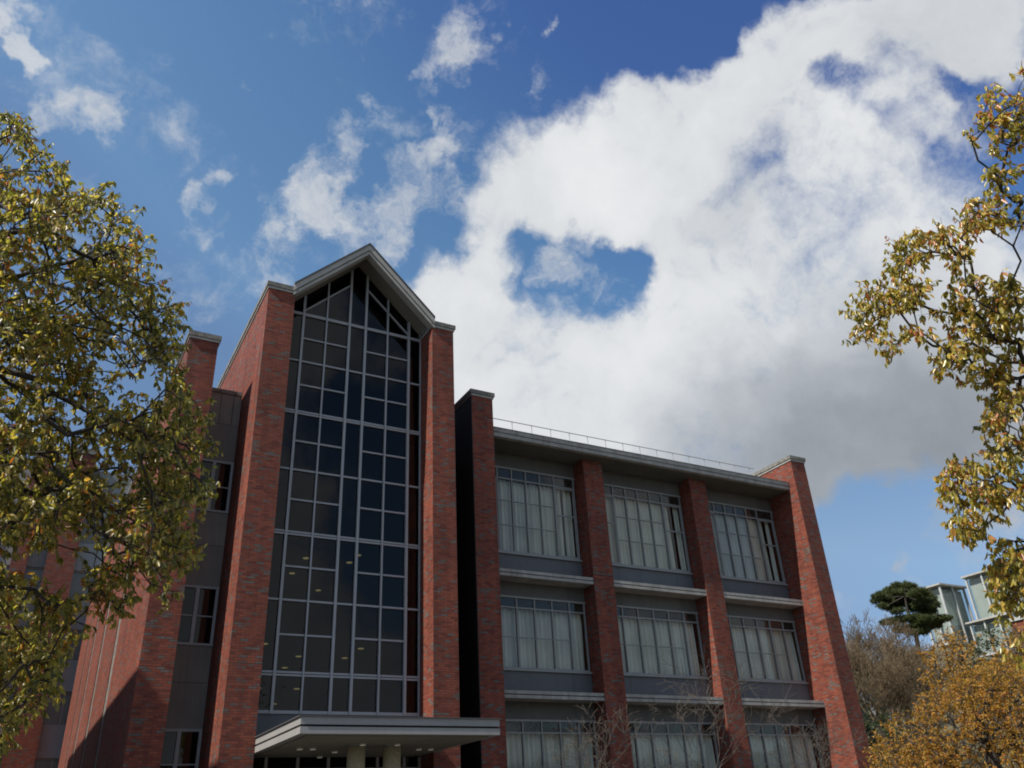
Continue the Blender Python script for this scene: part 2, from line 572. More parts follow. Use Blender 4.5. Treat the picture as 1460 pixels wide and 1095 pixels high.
# added unseen wooded ridge behind and beside the viewer, darkens reflections and rear light
na, nr = 120, 14
rv = []
for j in range(nr):
    for i in range(na + 1):
        a = math.radians(105 + 205 * i / na)
        rr_ = 60 + 8 * j
        hgt = 0.0 if j == 0 else (7 + 1.0 * j) * (0.85 + .12 * math.sin(a * 5) + .06 * math.sin(i * 1.7 + j) + .05 * math.sin(i * 2.9 + j * 2.1))
        edge = min(1.0, i / 8, (na - i) / 8)
        rv.append((rr_ * math.sin(a), rr_ * math.cos(a), hgt * edge - .05))
rf = [(j * (na + 1) + i, (j + 1) * (na + 1) + i, (j + 1) * (na + 1) + i + 1, j * (na + 1) + i + 1) for j in range(nr - 1) for i in range(na)]
wo_ = MB().poly(rv, rf).build('added_ridge', M['wood'], smooth=True)
wo_['kind'] = 'structure'

# ------------------------------------------------------------------ the main building
B = thing('campus_building', 'red brick campus building with steep gabled glass tower and long windowed wing', 'building', (8.4, 26, 0))


def coping(parent, x0, x1, y0, y1, z0):
    """two-stepped cap on a brick wall"""
    c = MB()
    c.box(x0 - .035, x1 + .035, y0 - .035, y1, z0, z0 + .09)
    o = c.build('coping', M['trim'], parent)
    d = MB()
    d.box(x0 - .075, x1 + .075, y0 - .075, y1 + .004, z0 + .0905, z0 + .255)
    d.build('cap_stone', M['coping'], parent)
    return o


def brick_wall(x0, x1, y0, y1, z1, name='brick_pier', cap=True):
    o = MB().box(x0, x1, y0, y1, -0.2, z1).build(name, M['brick'], B)
    if cap:
        coping(o, x0, x1, y0, y1, z1)
    return o


# tower side walls
TLX0, TLX1, TRX0, TRX1, TY = 4.85, 5.78, 11.06, 11.94, 25.0
TB = 46.0
for a, b in ((TLX0, TLX1), (TRX0, TRX1)):
    brick_wall(a, b, TY, TB, 18.96, 'tower_wall')
# wing end walls and intermediate piers
WP = [(13.17, 14.08), (18.85, 19.80), (24.56, 25.50), (30.20, 31.10)]
brick_wall(*WP[0], 26.0, 46.0, 16.93, 'end_wall')
brick_wall(*WP[3], 26.0, 46.0, 16.93, 'end_wall')
for a, b in WP[1:3]:
    brick_wall(a, b, 27.04, 28.6, 15.5855, cap=False)

# ---- gabled roof of the tower
AX = 8.42
k = 0.974


def gable_band(zt, zb, y0, y1, xl=5.70, xr=11.13):
    """inverted V between an upper and a lower apex height"""
    def z(a, x):
        return a - k * abs(x - AX)
    xz = [(xl, z(zb, xl)), (AX, zb), (xr, z(zb, xr)), (xr, z(zt, xr)), (AX, zt), (xl, z(zt, xl))]
    n = 6
    p = [(x, y0, zz) for x, zz in xz] + [(x, y1, zz) for x, zz in xz]
    fs = [(0, 1, 4, 5), (1, 2, 3, 4), (11, 10, 7, 6), (10, 9, 8, 7)]
    for i in range(n):
        j = (i + 1) % n
        fs.append((i, i + n, j + n, j))
    return MB().poly(p, fs)


roof = gable_band(22.02, 21.94, 24.86, TB).build('gable_roof', M['roof'], B)
gable_band(21.938, 21.70, 24.89, 25.30).build('upper_fascia', M['fascia'], roof)
gable_band(21.698, 21.665, 24.97, 25.28).build('fascia_groove', M['joint'], roof)
gable_band(21.663, 21.52, 24.93, 25.26).build('lower_fascia', M['fascia'], roof)
gable_band(21.936, 21.72, 25.302, 45.9, 5.79, 11.05).build('soffit', M['soffit'], roof)

# ---- glazing of the tower
GY = 26.13
GX = [5.79, 6.41, 7.27, 8.145, 8.78, 9.66, 10.535, 11.05]


def gz(x):
    return 21.715 - k * abs(x - AX)


cw = MB()
majors = [(18.93, .11), (14.92, .14), (10.60, .14), (6.26, .14), (5.18, .09)]
mids = [16.95, 12.79, 8.45]
minors = [17.91, 16.0, 13.84, 11.74, 9.51, 7.40]
for i, x in enumerate(GX[1:-1]):
    wd = .055 if i in (1, 4) else .085
    cw.prism_y([(x - wd / 2, 5.13), (x + wd / 2, 5.13), (x + wd / 2, gz(x) - .03), (x - wd / 2, gz(x) - .03)], GY - .09 - .004 * i, GY + .05)
for x0, x1 in ((5.783, 5.83), (11.01, 11.057)):
    cw.box(x0, x1, GY - .05, GY + .04, 4.0, 19.0)
for z, h in majors:
    for a, b in zip(GX[:-1], GX[1:]):
        if h > .12:
            cw.box(a + .03, b - .03, GY - .062, GY + .03, z + .012, z + h / 2)
            cw.box(a + .03, b - .03, GY - .062, GY + .03, z - h / 2, z - .012)
        else:
            cw.box(a + .03, b - .03, GY - .062, GY + .03, z - h / 2, z + h / 2)
for z in mids:
    for a, b in zip(GX[:-1], GX[1:]):
        cw.box(a + .03, b - .03, GY - .06, GY + .03, z - .03, z + .03)
for z in minors:
    for i in (1, 2, 4, 5):
        cw.box(GX[i] + .03, GX[i + 1] - .03, GY - .058, GY + .03, z - .028, z + .028)
# sloping rails below the gable
for sgn, xs, xe in ((-1, 6.41, 8.145), (1, 10.535, 8.78)):
    z0, z1 = 19.02, 20.69
    lo, hi = (xs, z0), (xe, z1)
    q = [lo, hi, (hi[0], hi[1] + .085), (lo[0], lo[1] + .085)] if sgn < 0 else [hi, lo, (lo[0], lo[1] + .085), (hi[0], hi[1] + .085)]
    cw.prism_y(q, GY - .055, GY + .03)
cwo = cw.build('glass_wall', M['mullion'], B)
pn = MB()
pn.prism_y([(5.783, 4.0), (11.057, 4.0), (11.057, gz(11.057)), (AX, 21.715), (5.783, gz(5.783))], GY, GY + .012)
pn.build('pane', M['glass_dark'], cwo)
MB().box(5.783, 11.057, GY - .02, GY + .1, 4.36, 5.13).build('apron_panel', M['spandrel'], B)
# dim interior behind the glass
inn = MB()
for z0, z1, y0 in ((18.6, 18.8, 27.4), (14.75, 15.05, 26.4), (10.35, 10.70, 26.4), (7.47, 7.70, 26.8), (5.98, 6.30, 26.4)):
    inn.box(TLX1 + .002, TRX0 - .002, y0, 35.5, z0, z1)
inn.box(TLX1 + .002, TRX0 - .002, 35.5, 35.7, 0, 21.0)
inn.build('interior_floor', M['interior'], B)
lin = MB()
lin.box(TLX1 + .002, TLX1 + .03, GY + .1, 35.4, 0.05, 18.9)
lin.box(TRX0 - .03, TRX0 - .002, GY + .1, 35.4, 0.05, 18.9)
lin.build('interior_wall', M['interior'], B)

# ---- entrance canopy and its columns
CYF = 20.7
cn = MB().box(5.79, 11.03, CYF, 26.1, 4.19, 4.36).build('canopy', M['canopy'], B)
MB().box(5.83, 10.99, CYF + .05, 26.08, 4.14, 4.1898).build('groove', M['joint'], cn)
MB().box(5.79, 11.03, CYF, 26.1, 3.985, 4.1395).build('lower_fascia', M['canopy'], cn)
MB().box(6.0, 10.8, CYF + .2, 26.0, 3.955, 3.9848).build('soffit', M['soffit'], cn)
MB().box(5.75, 11.07, CYF - .04, 26.11, 4.3605, 4.385).build('canopy_edge', M['roof'], cn)
for cx in (7.91, 8.90):
    c = MB()
    c.rod((cx, 22.85, -.1), (cx, 22.85, 3.90), .235, sides=40)
    co = c.build('column', M['stone'], B, True)
    for p in co.data.polygons:
        p.use_smooth = len(p.vertices) == 4
    MB().rod((cx, 22.85, 3.86), (cx, 22.85, 3.956), .20, sides=32).build('column_collar', M['trim'], co)
# glazed entrance below the canopy
en = MB()
for x in (5.84, 6.35, 7.25, 8.15, 8.8, 9.65, 10.5, 11.0):
    en.box(x - .04, x + .04, 25.92, 26.05, 0, 3.95)
for z in (2.55, 3.62):
    en.box(5.8, 11.04, 25.93, 26.04, z - .045, z + .045)
eo = en.build('entrance', M['mullion'], B)
MB().box(5.79, 11.05, 25.98, 25.99, 0, 3.95).build('pane', M['glass_dark'], eo)

# ---- wing: floor slabs, roof, panels, windows
GLY = 27.80
BAYS = [(14.08, 18.85), (19.80, 24.56), (25.50, 30.20)]
SH = [0.0, 5.66, 11.34]


def ledge(x0, x1, yf, z0, z1, name):
    zm = (z0 + z1) / 2
    a = MB()
    a.box(x0, x1, yf, GLY + .12, zm + .018, z1)
    a.box(x0, x1, yf, GLY + .12, z0, zm - .018)
    o = a.build(name, M['ledge'], B)
    MB().box(x0 + .001, x1 - .001, yf + .05, GLY + .12, zm - .0178, zm + .0178).build('groove', M['joint'], o)
    return o


for z0, z1 in ((10.24, 10.50), (5.92, 6.18), (1.60, 1.86)):
    for (a, b) in BAYS:
        ledge(a + .002, b - .002, 27.07, z0, z1, 'floor_ledge')
# roof slab with deep eaves
rs = MB()
rs.box(14.082, 30.198, 26.38, 46, 15.77, 15.93)
rs.box(14.082, 30.198, 26.41, 46, 15.585, 15.745)
rso = rs.build('roof_slab', M['ledge'], B)
MB().box(14.083, 30.197, 26.46, 45.9, 15.7452, 15.7698).build('groove', M['joint'], rso)
MB().box(14.082, 30.198, 26.36, 46, 15.931, 15.955).build('roof_edge', M['coping'], rso)
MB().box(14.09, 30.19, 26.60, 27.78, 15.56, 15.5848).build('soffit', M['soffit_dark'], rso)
# roof railing
ra = MB()
ra.rod((14.10, 27.0, 16.66), (28.70, 27.0, 16.66), .018, sides=8)
rao = ra.build('railing', M['rail'], rso)
for i in range(16):
    x = 14.57 + .923 * i
    MB().rod((x, 27.0, 15.95), (x, 27.0, 16.65), .013, sides=6).build('railing_post', M['rail'], rao)

TOPX = [14.13, 15.12, 15.78, 16.43, 17.10, 17.78, 18.77]
MIDX = [14.13, 14.94, 15.72, 16.50, 17.28, 18.07, 18.79]
# storey: head, transom, mids, sill, bottom, panel zone above (to the slab), panel zone below
ST = [
    dict(head=14.92, tr=14.47, mids=(13.53, 12.50), sill=11.43, xs=TOPX, up=15.558, dn=10.50, side=13.22, rail=True, w='top'),
    dict(head=9.66, tr=9.27, mids=(8.18,), sill=7.08, xs=MIDX, up=10.24, dn=6.18, side=None, rail=False, w='middle'),
    dict(head=5.28, tr=4.88, mids=(3.78,), sill=2.70, xs=MIDX, up=5.92, dn=1.86, side=None, rail=False, w='bottom'),
]
BAYW = ['beside the glass tower', 'in the centre bay', 'beside the far end wall']
rng = random.Random(7)
for bi, ((bx0, bx1), sh_) in enumerate(zip(BAYS, SH)):
    for si, st in enumerate(ST):
        xs = [x + sh_ for x in st['xs']]
        xs[0], xs[-1] = bx0 + .05, bx1 - .08
        h, t, sl = st['head'], st['tr'], st['sill']
        # wall panels above and below the window, with open vertical joints
        js = [bx0 + .002, bx0 + (bx1 - bx0) * .18, bx0 + (bx1 - bx0) * .82, bx1 - .002]
        for a, b in zip(js[:-1], js[1:]):
            MB().box(a + .005, b - .005, GLY, GLY + .12, h + .045, st['up']).build('head_panel', M['panel'], B)
            MB().box(a + .005, b - .005, GLY, GLY + .12, st['dn'] + .002, sl - .115).build('spandrel_panel', M['spandrel'], B)
        MB().box(bx0 + .003, bx1 - .003, GLY + .03, GLY + .118, h + .05, st['up'] - .01).build('panel_joint', M['joint'], B)
        f = MB()
        y0, y1 = GLY - .03, GLY + .07
        f.box(xs[0] - .045, xs[-1] + .075, y0, y1, h - .03, h + .043)
        f.box(xs[0] - .045, xs[-1] + .075, y0 - .05, y1, sl - .11, sl - .035)
        f.box(xs[0], xs[-1], y0 - .012, y1, sl - .033, sl + .02)
        for j, x in enumerate(xs):
            wd = .05
            f.box(x - wd / 2, x + wd / 2, y0 + .004, y1 - .004, sl + .022, h - .032)
        for a, b in zip(xs[:-1], xs[1:]):
            f.box(a + .026, b - .026, y0 + .012, y1 - .01, t - .026, t + .026)
        inner = list(zip(xs[1:-2], xs[2:-1])) if st['rail'] else list(zip(xs[:-2], xs[1:-1]))
        for z in st['mids']:
            for a, b in inner:
                f.box(a + .026, b - .026, y0 + .025, y1 - .012, z - .014, z + .014)
        wo = f.build('window', M['winframe'], B)
        if st['rail']:
            for a, b in ((xs[0], xs[1]), (xs[-2], xs[-1])):
                sf = MB()
                for z in (t - .06, st['side'], sl + .05):
                    sf.box(a + .03, b - .03, y0 + .03, y1 - .02, z - .03, z + .03)
                for x in (a + .055, b - .055):
                    sf.box(x - .026, x + .026, y0 + .032, y1 - .022, sl + .022, t - .03)
                sf.build('sash', M['winframe'], wo)
        MB().box(xs[0] - .02, xs[-1] + .02, GLY + .02, GLY + .028, sl + .0, h).build('pane', M['glass'], wo)
        dk = MB()     # dark strip painting in the shade beside each mullion, behind the glass
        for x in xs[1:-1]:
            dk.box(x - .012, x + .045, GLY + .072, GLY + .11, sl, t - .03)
        dk.build('mullion_shade', M['shade_and_window'], wo)
        lv = MB()
        for a, b in zip(xs[:-1], xs[1:]):
            for kk in range(6):
                zz = t + .05 + kk * (h - t - .08) / 6
                lv.box(a + .027, b - .027, GLY + .032, GLY + .06, zz, zz + (h - t - .08) / 6 - .018)
        lv.build('louvre', M['louver'], wo)
        # curtain: a hung, folded cloth
        top = t + .02
        spans = [(xs[0] + .02, xs[-1] - .02)]
        if st['rail']:
            g0 = xs[-2] + .42 + rng.random() * .1
            spans = [(xs[0] + .02, g0), (g0 + .16 + rng.random() * .12, xs[-1] - .02)]
        V, Fc = [], []
        for a, b in spans:
            N = int((b - a) / .022)
            ph = rng.random() * 6
            base = len(V)
            rows = 5
            wob = [rng.uniform(.75, 1.3) for _ in range(60)]
            xx = a
            for i in range(N + 1):
                x = a + (b - a) * i / N
                wv = wob[int((x - a) / .25) % 60]
                dy = .085 * wv * math.sin(x * 2 * math.pi / .21 + ph + 1.1 * math.sin(x * 3.1)) + .04 * math.sin(x * 2 * math.pi / .67 + ph)
                for r in range(rows):
                    fr = r / (rows - 1)
                    z = sl + .03 + (top - sl - .03) * fr
                    V.append((x + .012 * math.sin(x * 9 + fr * 3), GLY + .26 + dy * (1.15 - .55 * fr), z))
            for i in range(N):
                for r in range(rows - 1):
                    p0 = base + i * rows + r
                    Fc.append((p0, p0 + rows, p0 + rows + 1, p0 + 1))
        cu = MB().poly(V, Fc).build('curtain', M['curtain'], None, True)
        tag(cu, 'pale drawn curtain behind the %s storey window %s' % (st['w'], BAYW[bi]), 'curtain', 'curtains in the wing windows')
# dim rooms behind the wing windows
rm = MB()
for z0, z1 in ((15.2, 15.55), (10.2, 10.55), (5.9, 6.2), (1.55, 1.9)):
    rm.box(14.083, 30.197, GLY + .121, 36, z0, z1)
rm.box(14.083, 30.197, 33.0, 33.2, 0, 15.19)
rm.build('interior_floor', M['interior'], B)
MB().box(14.085, 30.195, GLY + .01, GLY + .11, 0, 1.595).build('base_panel', M['spandrel'], B)
# recess between the tower and the wing
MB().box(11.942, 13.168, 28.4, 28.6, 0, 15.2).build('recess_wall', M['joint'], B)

MB().box(13.14, 13.168, 26.004, 28.39, 0, 16.90).build('shade_sheet', M['shade_black'], B)  # black sheet standing in for the deep shade on the pier's side

# ---- recessed bay between the tower and the left wing
LX0, LX1, LY = 2.65, 3.57, 26.0
RY = 27.75
zs = [0.0, 3.02, 4.90, 7.28, 9.11, 11.58, 13.41, 15.98]
for a, b in ((0, 1), (2, 3), (4, 5), (6, 7)):
    lo, hi = zs[a], zs[b]
    if hi - lo > 1.5:
        md = (lo + hi) / 2 + .1
        for c, d in ((lo, md - .006), (md + .006, hi)):
            rwo = MB().box(LX1 + .002, TLX0 - .002, RY, RY + .2, c, d).build('recess_panel', M['recess'], B)
MB().box(LX1 + .003, TLX0 - .003, RY + .025, RY + .19, .1, 2.9).build('panel_joint', M['joint'], rwo)
jj = MB()
for a, b in ((2, 3), (4, 5), (6, 7)):
    lo, hi = zs[a], zs[b]
    md = (lo + hi) / 2 + .1
    jj.box(LX1 + .003, TLX0 - .003, RY + .02, RY + .19, md - .007, md + .007)
jj.build('panel_joint', M['joint'], rwo)
rb = MB()
for x in (3.75, 4.16, 4.58):
    rb.box(x, x + .018, RY - .006, RY + .001, 14.8, 15.978)
rb.build('panel_rib', M['joint'], rwo)
MB().box(LX1 + .002, TLX0 - .002, RY - .05, 46, 15.982, 16.12).build('parapet_cap', M['coping'], B)
for lo, hi in ((3.02, 4.90), (7.28, 9.11), (11.58, 13.41)):
    f = MB()
    x0, x1, xm = LX1 + .004, TLX0 - .004, 4.21
    f.box(x0, x1, RY - .02, RY + .1, hi - .075, hi - .001)
    f.box(x0, x1, RY - .04, RY + .1, lo + .001, lo + .065)
    f.box(xm - .055, xm + .055, RY - .025, RY + .09, lo + .067, hi - .077)
    f.box(x0, x0 + .06, RY - .018, RY + .09, lo + .067, hi - .077)
    f.box(x1 - .085, x1, RY - .018, RY + .09, lo + .067, hi - .077)
    zm = (lo + hi) / 2 + (-.02)
    f.box(x0 + .062, xm - .057, RY, RY + .08, zm - .018, zm + .018)
    f.box(xm + .057, x1 - .087, RY, RY + .08, zm - .018, zm + .018)
    wo = f.build('window', M['mullion'], B)
    MB().box(x0 + .03, x1 - .03, RY + .04, RY + .05, lo + .03, hi - .03).build('pane', M['glass_dark'], wo)
    MB().box(x0 + .002, x1 - .002, RY + 1.2, RY + 1.3, lo - .3, hi + .3).build('room_wall', M['interior'], wo)

# ---- left wing: a long side wall in brick panels with recessed slots
segs = [(26.0, 34.35), (35.55, 41.4), (42.5, 47.9), (48.9, 53.2), (54.0, 61.0)]
lw = None
for i, (a, b) in enumerate(segs):
    o = MB().box(LX0, LX1, a, b, -.2, 16.93).build('side_wall', M['brick'], B)
    if i == 0:
        coping(o, LX0, LX1, a, 61.0, 16.93)
for (a, b) in zip([s[1] for s in segs[:-1]], [s[0] for s in segs[1:]]):
    MB().box(LX0 + .03, LX1 - .02, a + .002, b - .002, -.1, 16.92).build('slot_panel', M['coping'], B)
MB().box(LX1 + .002, TLX0, 46.1, 46.3, 0, 15.9).build('back_wall', M['recess'], B)


# ------------------------------------------------------------------ lamps seen through the glass and under the canopy
def ceiling_lamp(x, y, z, label, mat, r=.10, group='round lamps on the ceilings behind the tower glass'):
    o = thing('ceiling_lamp', label, 'lamp', (x, y, z), group)
    MB().rod((x, y, z - .035), (x, y, z), r * 1.15, sides=20).build('rim', M['white'], o)
    MB().rod((x, y, z - .05), (x, y, z - .0355), r, sides=20).build('diffuser', mat, o)


for x, y in ((6.09, 26.75), (7.54, 27.65), (9.07, 27.65), (9.07, 26.75), (7.6, 29.55), (9.14, 31.46)):
    ceiling_lamp(x, y, 10.349, 'small glowing ceiling lamp in the upper lit storey of the glass tower', M['lamp'])
for x, y in ((6.43, 27.7), (8.0, 29.4), (8.1, 31.5), (9.6, 29.3), (9.6, 27.65)):
    ceiling_lamp(x, y, 7.469, 'small glowing ceiling lamp in the lower lit storey of the glass tower', M['lamp'])
for x, y in ((7.28, 26.7), (6.14, 26.8), (7.39, 29.77)):
    ceiling_lamp(x, y, 5.979, 'small glowing lamp low behind the tower glass just above the canopy', M['lamp'], .09)
for x, y in ((6.58, 23.44), (6.93, 23.44), (7.77, 24.21), (9.97, 23.56), (10.33, 23.56), (7.93, 22.42), (8.89, 22.44), (7.78, 25.6)):
    ceiling_lamp(x, y, 3.954, 'small round downlight set in the underside of the entrance canopy', M['lamp_white'], .075, 'downlights under the entrance canopy')

# ------------------------------------------------------------------ building behind the left wing
RB = thing('brick_building', 'tall grey panelled building with brick piers behind the left tree', 'building', (0, 63, 0))
for x0, x1 in ((-2.3, -1.4), (-.35, 1.37), (-9, -7.4)):
    o = MB().box(x0, x1, 61.2, 70, -.2, 26.7).build('brick_pier', M['brick'], RB)
    MB().box(x0 - .08, x1 + .08, 61.1, 70, 26.702, 27.1).build('coping', M['coping'], o)
for x0, x1 in ((-14, -9.002), (-7.398, -2.302), (-1.398, -.352), (1.372, 8.0)):
    for i in range(7):
        z = .5 + 3.82 * i
        MB().box(x0, x1, 61.9, 62.2, z - .9 + (0 if i else .4), z + .93).build('wall_panel', M['far_panel'], RB)
    for i in range(6):
        z = 1.43 + 3.82 * i
        f = MB()
        f.box(x0, x1, 62.0, 62.15, z, z + .08)
        f.box(x0, x1, 62.0, 62.15, z + 1.9, z + 1.98)
        n = max(1, int(round((x1 - x0) / 1.0)))
        for j in range(n + 1):
            x = x0 + (x1 - x0) * j / n
            f.box(max(x0, x - .04), min(x1, x + .04), 62.02, 62.13, z + .082, z + 1.898)
        wo = f.build('window', M['winframe'], RB)
        MB().box(x0 + .01, x1 - .01, 62.08, 62.1, z + .04, z + 1.94).build('pane', M['winpane_far'], wo)
MB().box(-14, 8, 62.25, 75, 0, 26.0).build('core', M['far_panel'], RB)

# the block beyond the left edge of the picture whose parapet shades the foot of the left wing
NB = thing('brick_block', 'plain brick block standing left of everything and shading the left wing', 'building', (-14, 36, 0))
MB().box(-20, -9.0, 22.0, 50, -.2, 19.2).build('wall', M['brick'], NB)
MB().box(-20.1, -8.98, 21.9, 50.1, 19.202, 19.42).build('coping', M['coping'], NB)
for i in range(5):
    for j in range(4):
        z = 1.2 + 4.2 * j
        y = 24.5 + 5 * i
        f = MB()
        f.box(-8.998, -8.93, y, y + 2.4, z, z + .08)
        f.box(-8.998, -8.93, y, y + 2.4, z + 1.9, z + 1.98)
        for yy in (y, y + 1.16, y + 2.32):
            f.box(-8.998, -8.94, yy, yy + .08, z + .082, z + 1.898)
        wo = f.build('window', M['mullion'], NB)
        MB().box(-8.998, -8.97, y + .05, y + 2.35, z + .05, z + 1.93).build('pane', M['winpane_far'], wo)

# ------------------------------------------------------------------ glass building on the hill
GB = thing('glass_building', 'pale green glass building with white posts on the hill', 'building', (94, 60, 15))


def glass_box(x0, x1, y0, y1, z0, z1, nx, ny):
    r = MB().box(x0 - .35, x1 + .35, y0 - .35, y1 + .35, z1, z1 + .18).build('flat_roof', M['fascia'], GB)
    f = MB()
    for i in range(nx + 1):
        x = x0 + (x1 - x0) * i / nx
        f.box(x - .09, x + .09, y0 - .1, y0 + .12, z0, z1 - .002)
    for i in range(ny + 1):
        y = y0 + (y1 - y0) * i / ny
        f.box(x0 - .1, x0 + .12, y - .09 + .003, y + .09 - .003, z0, z1 - .003)
    f.box(x0 - .06, x1, y0 - .07, y0 + .08, z0 - .1, z0 + .1)
    f.box(x0 - .07, x0 + .08, y0, y1, z0 - .1, z0 + .1)
    o = f.build('post_frame', M['white'], GB)
    p = MB()
    p.box(x0 + .01, x1, y0, y0 + .03, z0, z1 - .01)
    p.box(x0, x0 + .03, y0 + .031, y1, z0, z1 - .01)
    p.build('pane', M['glass_pale'], o)
    MB().box(x0 + .45, x1, y0 + .45, y1 - .01, z0, z1 - .25).build('interior_core', M['pale_blue'], GB)


glass_box(89.3, 93.6, 59.9, 62.6, 18.4, 24.7, 2, 2)
glass_box(93.0, 104, 49.0, 58.9, 17.0, 25.6, 4, 5)
glass_box(91.5, 100, 50.5, 59.0, 16.8, 20.3, 3, 5)
bb = MB().box(90.6, 99, 45.0, 54.0, 10.0, 19.3).build('brick_wall', M['brick'], GB)
MB().box(90.4, 99.2, 44.8, 54.2, 19.302, 19.65).build('coping', M['white'], bb)

# pale house glimpsed between the bare trunks
PH = thing('pale_house', 'pale building glimpsed between the bare trunks beyond the end wall', 'house', (66, 55, 6))
wl = MB().box(63, 72, 56, 62, 4, 12.2).build('wall', M['pale_wall'], PH)
MB().prism_y([(62.7, 12.202), (72.3, 12.202), (67.5, 14.0)], 55.8, 62.2).build('roof', M['roof'], PH)
for x in (64, 66.5, 69):
    for z in (6, 9.2):
        wf = MB().box(x, x + 1.3, 55.9, 55.998, z, z + 1.5).build('window', M['shade_and_window'], PH)

# ------------------------------------------------------------------ trees


def poly_mask(poly, pts):
    x, y = pts[:, 0], pts[:, 1]
    ins = np.zeros(len(pts), bool)
    n = len(poly)
    for i in range(n):
        x1, y1 = poly[i]
        x2, y2 = poly[(i + 1) % n]
        c = ((y1 > y) != (y2 > y)) & (x < (x2 - x1) * (y - y1) / (y2 - y1 + 1e-9) + x1)
        ins ^= c
    return ins


def crown_points(rs, poly, n, d0, dsp, sub=26, spread=22, edge=0.0):
    """points in a crown: the crown's outline (as seen) filled in depth, clumped round boughs"""
    P = np.array(poly, float)
    lo, hi = P.min(0), P.max(0)
    cs = []
    while len(cs) < sub:
        q = rs.uniform(lo, hi, (200, 2))
        cs += list(q[poly_mask(poly, q)])
    cs = np.array(cs[:sub])
    cd = d0 + rs.uniform(-dsp, dsp, sub)
    pts = []
    while len(pts) < n:
        i = rs.integers(0, sub, 400)
        q = cs[i] + rs.normal(0, spread, (400, 2))
        ok = poly_mask(poly, q)
        d = cd[i] + rs.normal(0, dsp * .22, 400)
        for a, b, o in zip(q, d, ok):
            if o:
                pts.append(at(a[0], a[1], b))
    return np.array(pts[:n])


def limbs(trunk, tips, seed, r_tip=.006, power=.37, maxseg=.30):
    """joins every tip to the trunk through its nearest neighbour nearer the trunk"""
    rs = np.random.default_rng(seed)
    nodes = [np.array(p[:3]) for p in trunk]
    par = [-1] + list(range(len(trunk) - 1))
    root = np.array(nodes)
    order = np.argsort([np.min(np.linalg.norm(root - t, axis=1)) for t in tips])
    arr = np.zeros((len(tips) * 8 + 400, 3))
    plen = np.zeros(len(arr))
    n = len(nodes)
    arr[:n] = root
    tipnode = []
    for ti in order:
        t = tips[ti]
        dv = np.linalg.norm(arr[:n] - t, axis=1)
        cost = dv + .22 * plen[:n]
        j = int(np.argmin(cost))
        L = dv[j]
        k = max(1, int(math.ceil(L / maxseg)))
        prev = j
        a = arr[j].copy()
        for s in range(1, k + 1):
            fr = s / k
            p = a + (t - a) * fr
            if s < k:
                p = p + rs.normal(0, .085 * min(L, 1.5), 3) + np.array([0, 0, .10 * L * fr * (1 - fr)])
            arr[n] = p
            plen[n] = plen[prev] + L / k
            par.append(prev)
            prev = n
            n += 1
        tipnode.append((ti, prev))
    cnt = np.zeros(n)
    for _, i in tipnode:
        cnt[i] += 1
    for i in range(n - 1, 0, -1):
        if par[i] >= 0:
            cnt[par[i]] += cnt[i]
    rad = r_tip * np.maximum(cnt, 1) ** power
    rmax = [p[3] for p in trunk]
    for i, r in enumerate(rmax):
        rad[i] = r
    return arr[:n], par, rad, dict((a, b) for a, b in tipnode)


def rods_mesh(segs, sides):
    """many tapered rods as arrays: segs = (a, b, ra, rb)"""
    A = np.array([s[0] for s in segs]); Bq = np.array([s[1] for s in segs])
    ra = np.array([s[2] for s in segs]); rb = np.array([s[3] for s in segs])
    d = Bq - A
    d /= (np.linalg.norm(d, axis=1, keepdims=True) + 1e-9)
    h = np.where(np.abs(d[:, 2:3]) < .9, np.array([[0, 0, 1.0]]), np.array([[1.0, 0, 0]]))
    u = np.cross(d, h); u /= np.linalg.norm(u, axis=1, keepdims=True)
    v = np.cross(d, u)
    rings = []
    for c, r in ((A, ra), (Bq, rb)):
        for i in range(sides):
            t = 2 * math.pi * i / sides
            rings.append(c + (u * math.cos(t) + v * math.sin(t)) * r[:, None])
    V = np.stack(rings, 1).reshape(-1, 3)
    n = len(segs)
    base = (np.arange(n) * 2 * sides)[:, None, None]
    fc = np.array([[i, (i + 1) % sides, sides + (i + 1) % sides, sides + i] for i in range(sides)])[None]
    return V, (base + fc).reshape(-1)


def leaf_arrays(rs, base, dirs, length, width, fold=.18):
    """leaf blades: 6 points, folded along the midrib, bending down towards the tip"""
    n = len(base)
    d = dirs / np.linalg.norm(dirs, axis=1, keepdims=True)
    rnd = rs.normal(0, 1, (n, 3))
    u = np.cross(d, rnd); u /= np.linalg.norm(u, axis=1, keepdims=True)
    nn = np.cross(u, d)
    L = length[:, None]
    Wd = width[:, None]
    f = fold * Wd
    b0 = base
    tip = base + d * L - nn * (.12 * L)
    p1 = base + d * L * .32
    p2 = base + d * L * .68 - nn * (.03 * L)
    V = np.stack([b0, p1 + u * Wd * .5 + nn * f, p2 + u * Wd * .42 + nn * f, tip, p2 - u * Wd * .42 + nn * f, p1 - u * Wd * .5 + nn * f], 1).reshape(-1, 3)
    base_i = (np.arange(n) * 6)[:, None, None]
    fc = np.array([[0, 1, 2, 3], [0, 3, 4, 5]])[None]
    return V, (base_i + fc).reshape(-1)


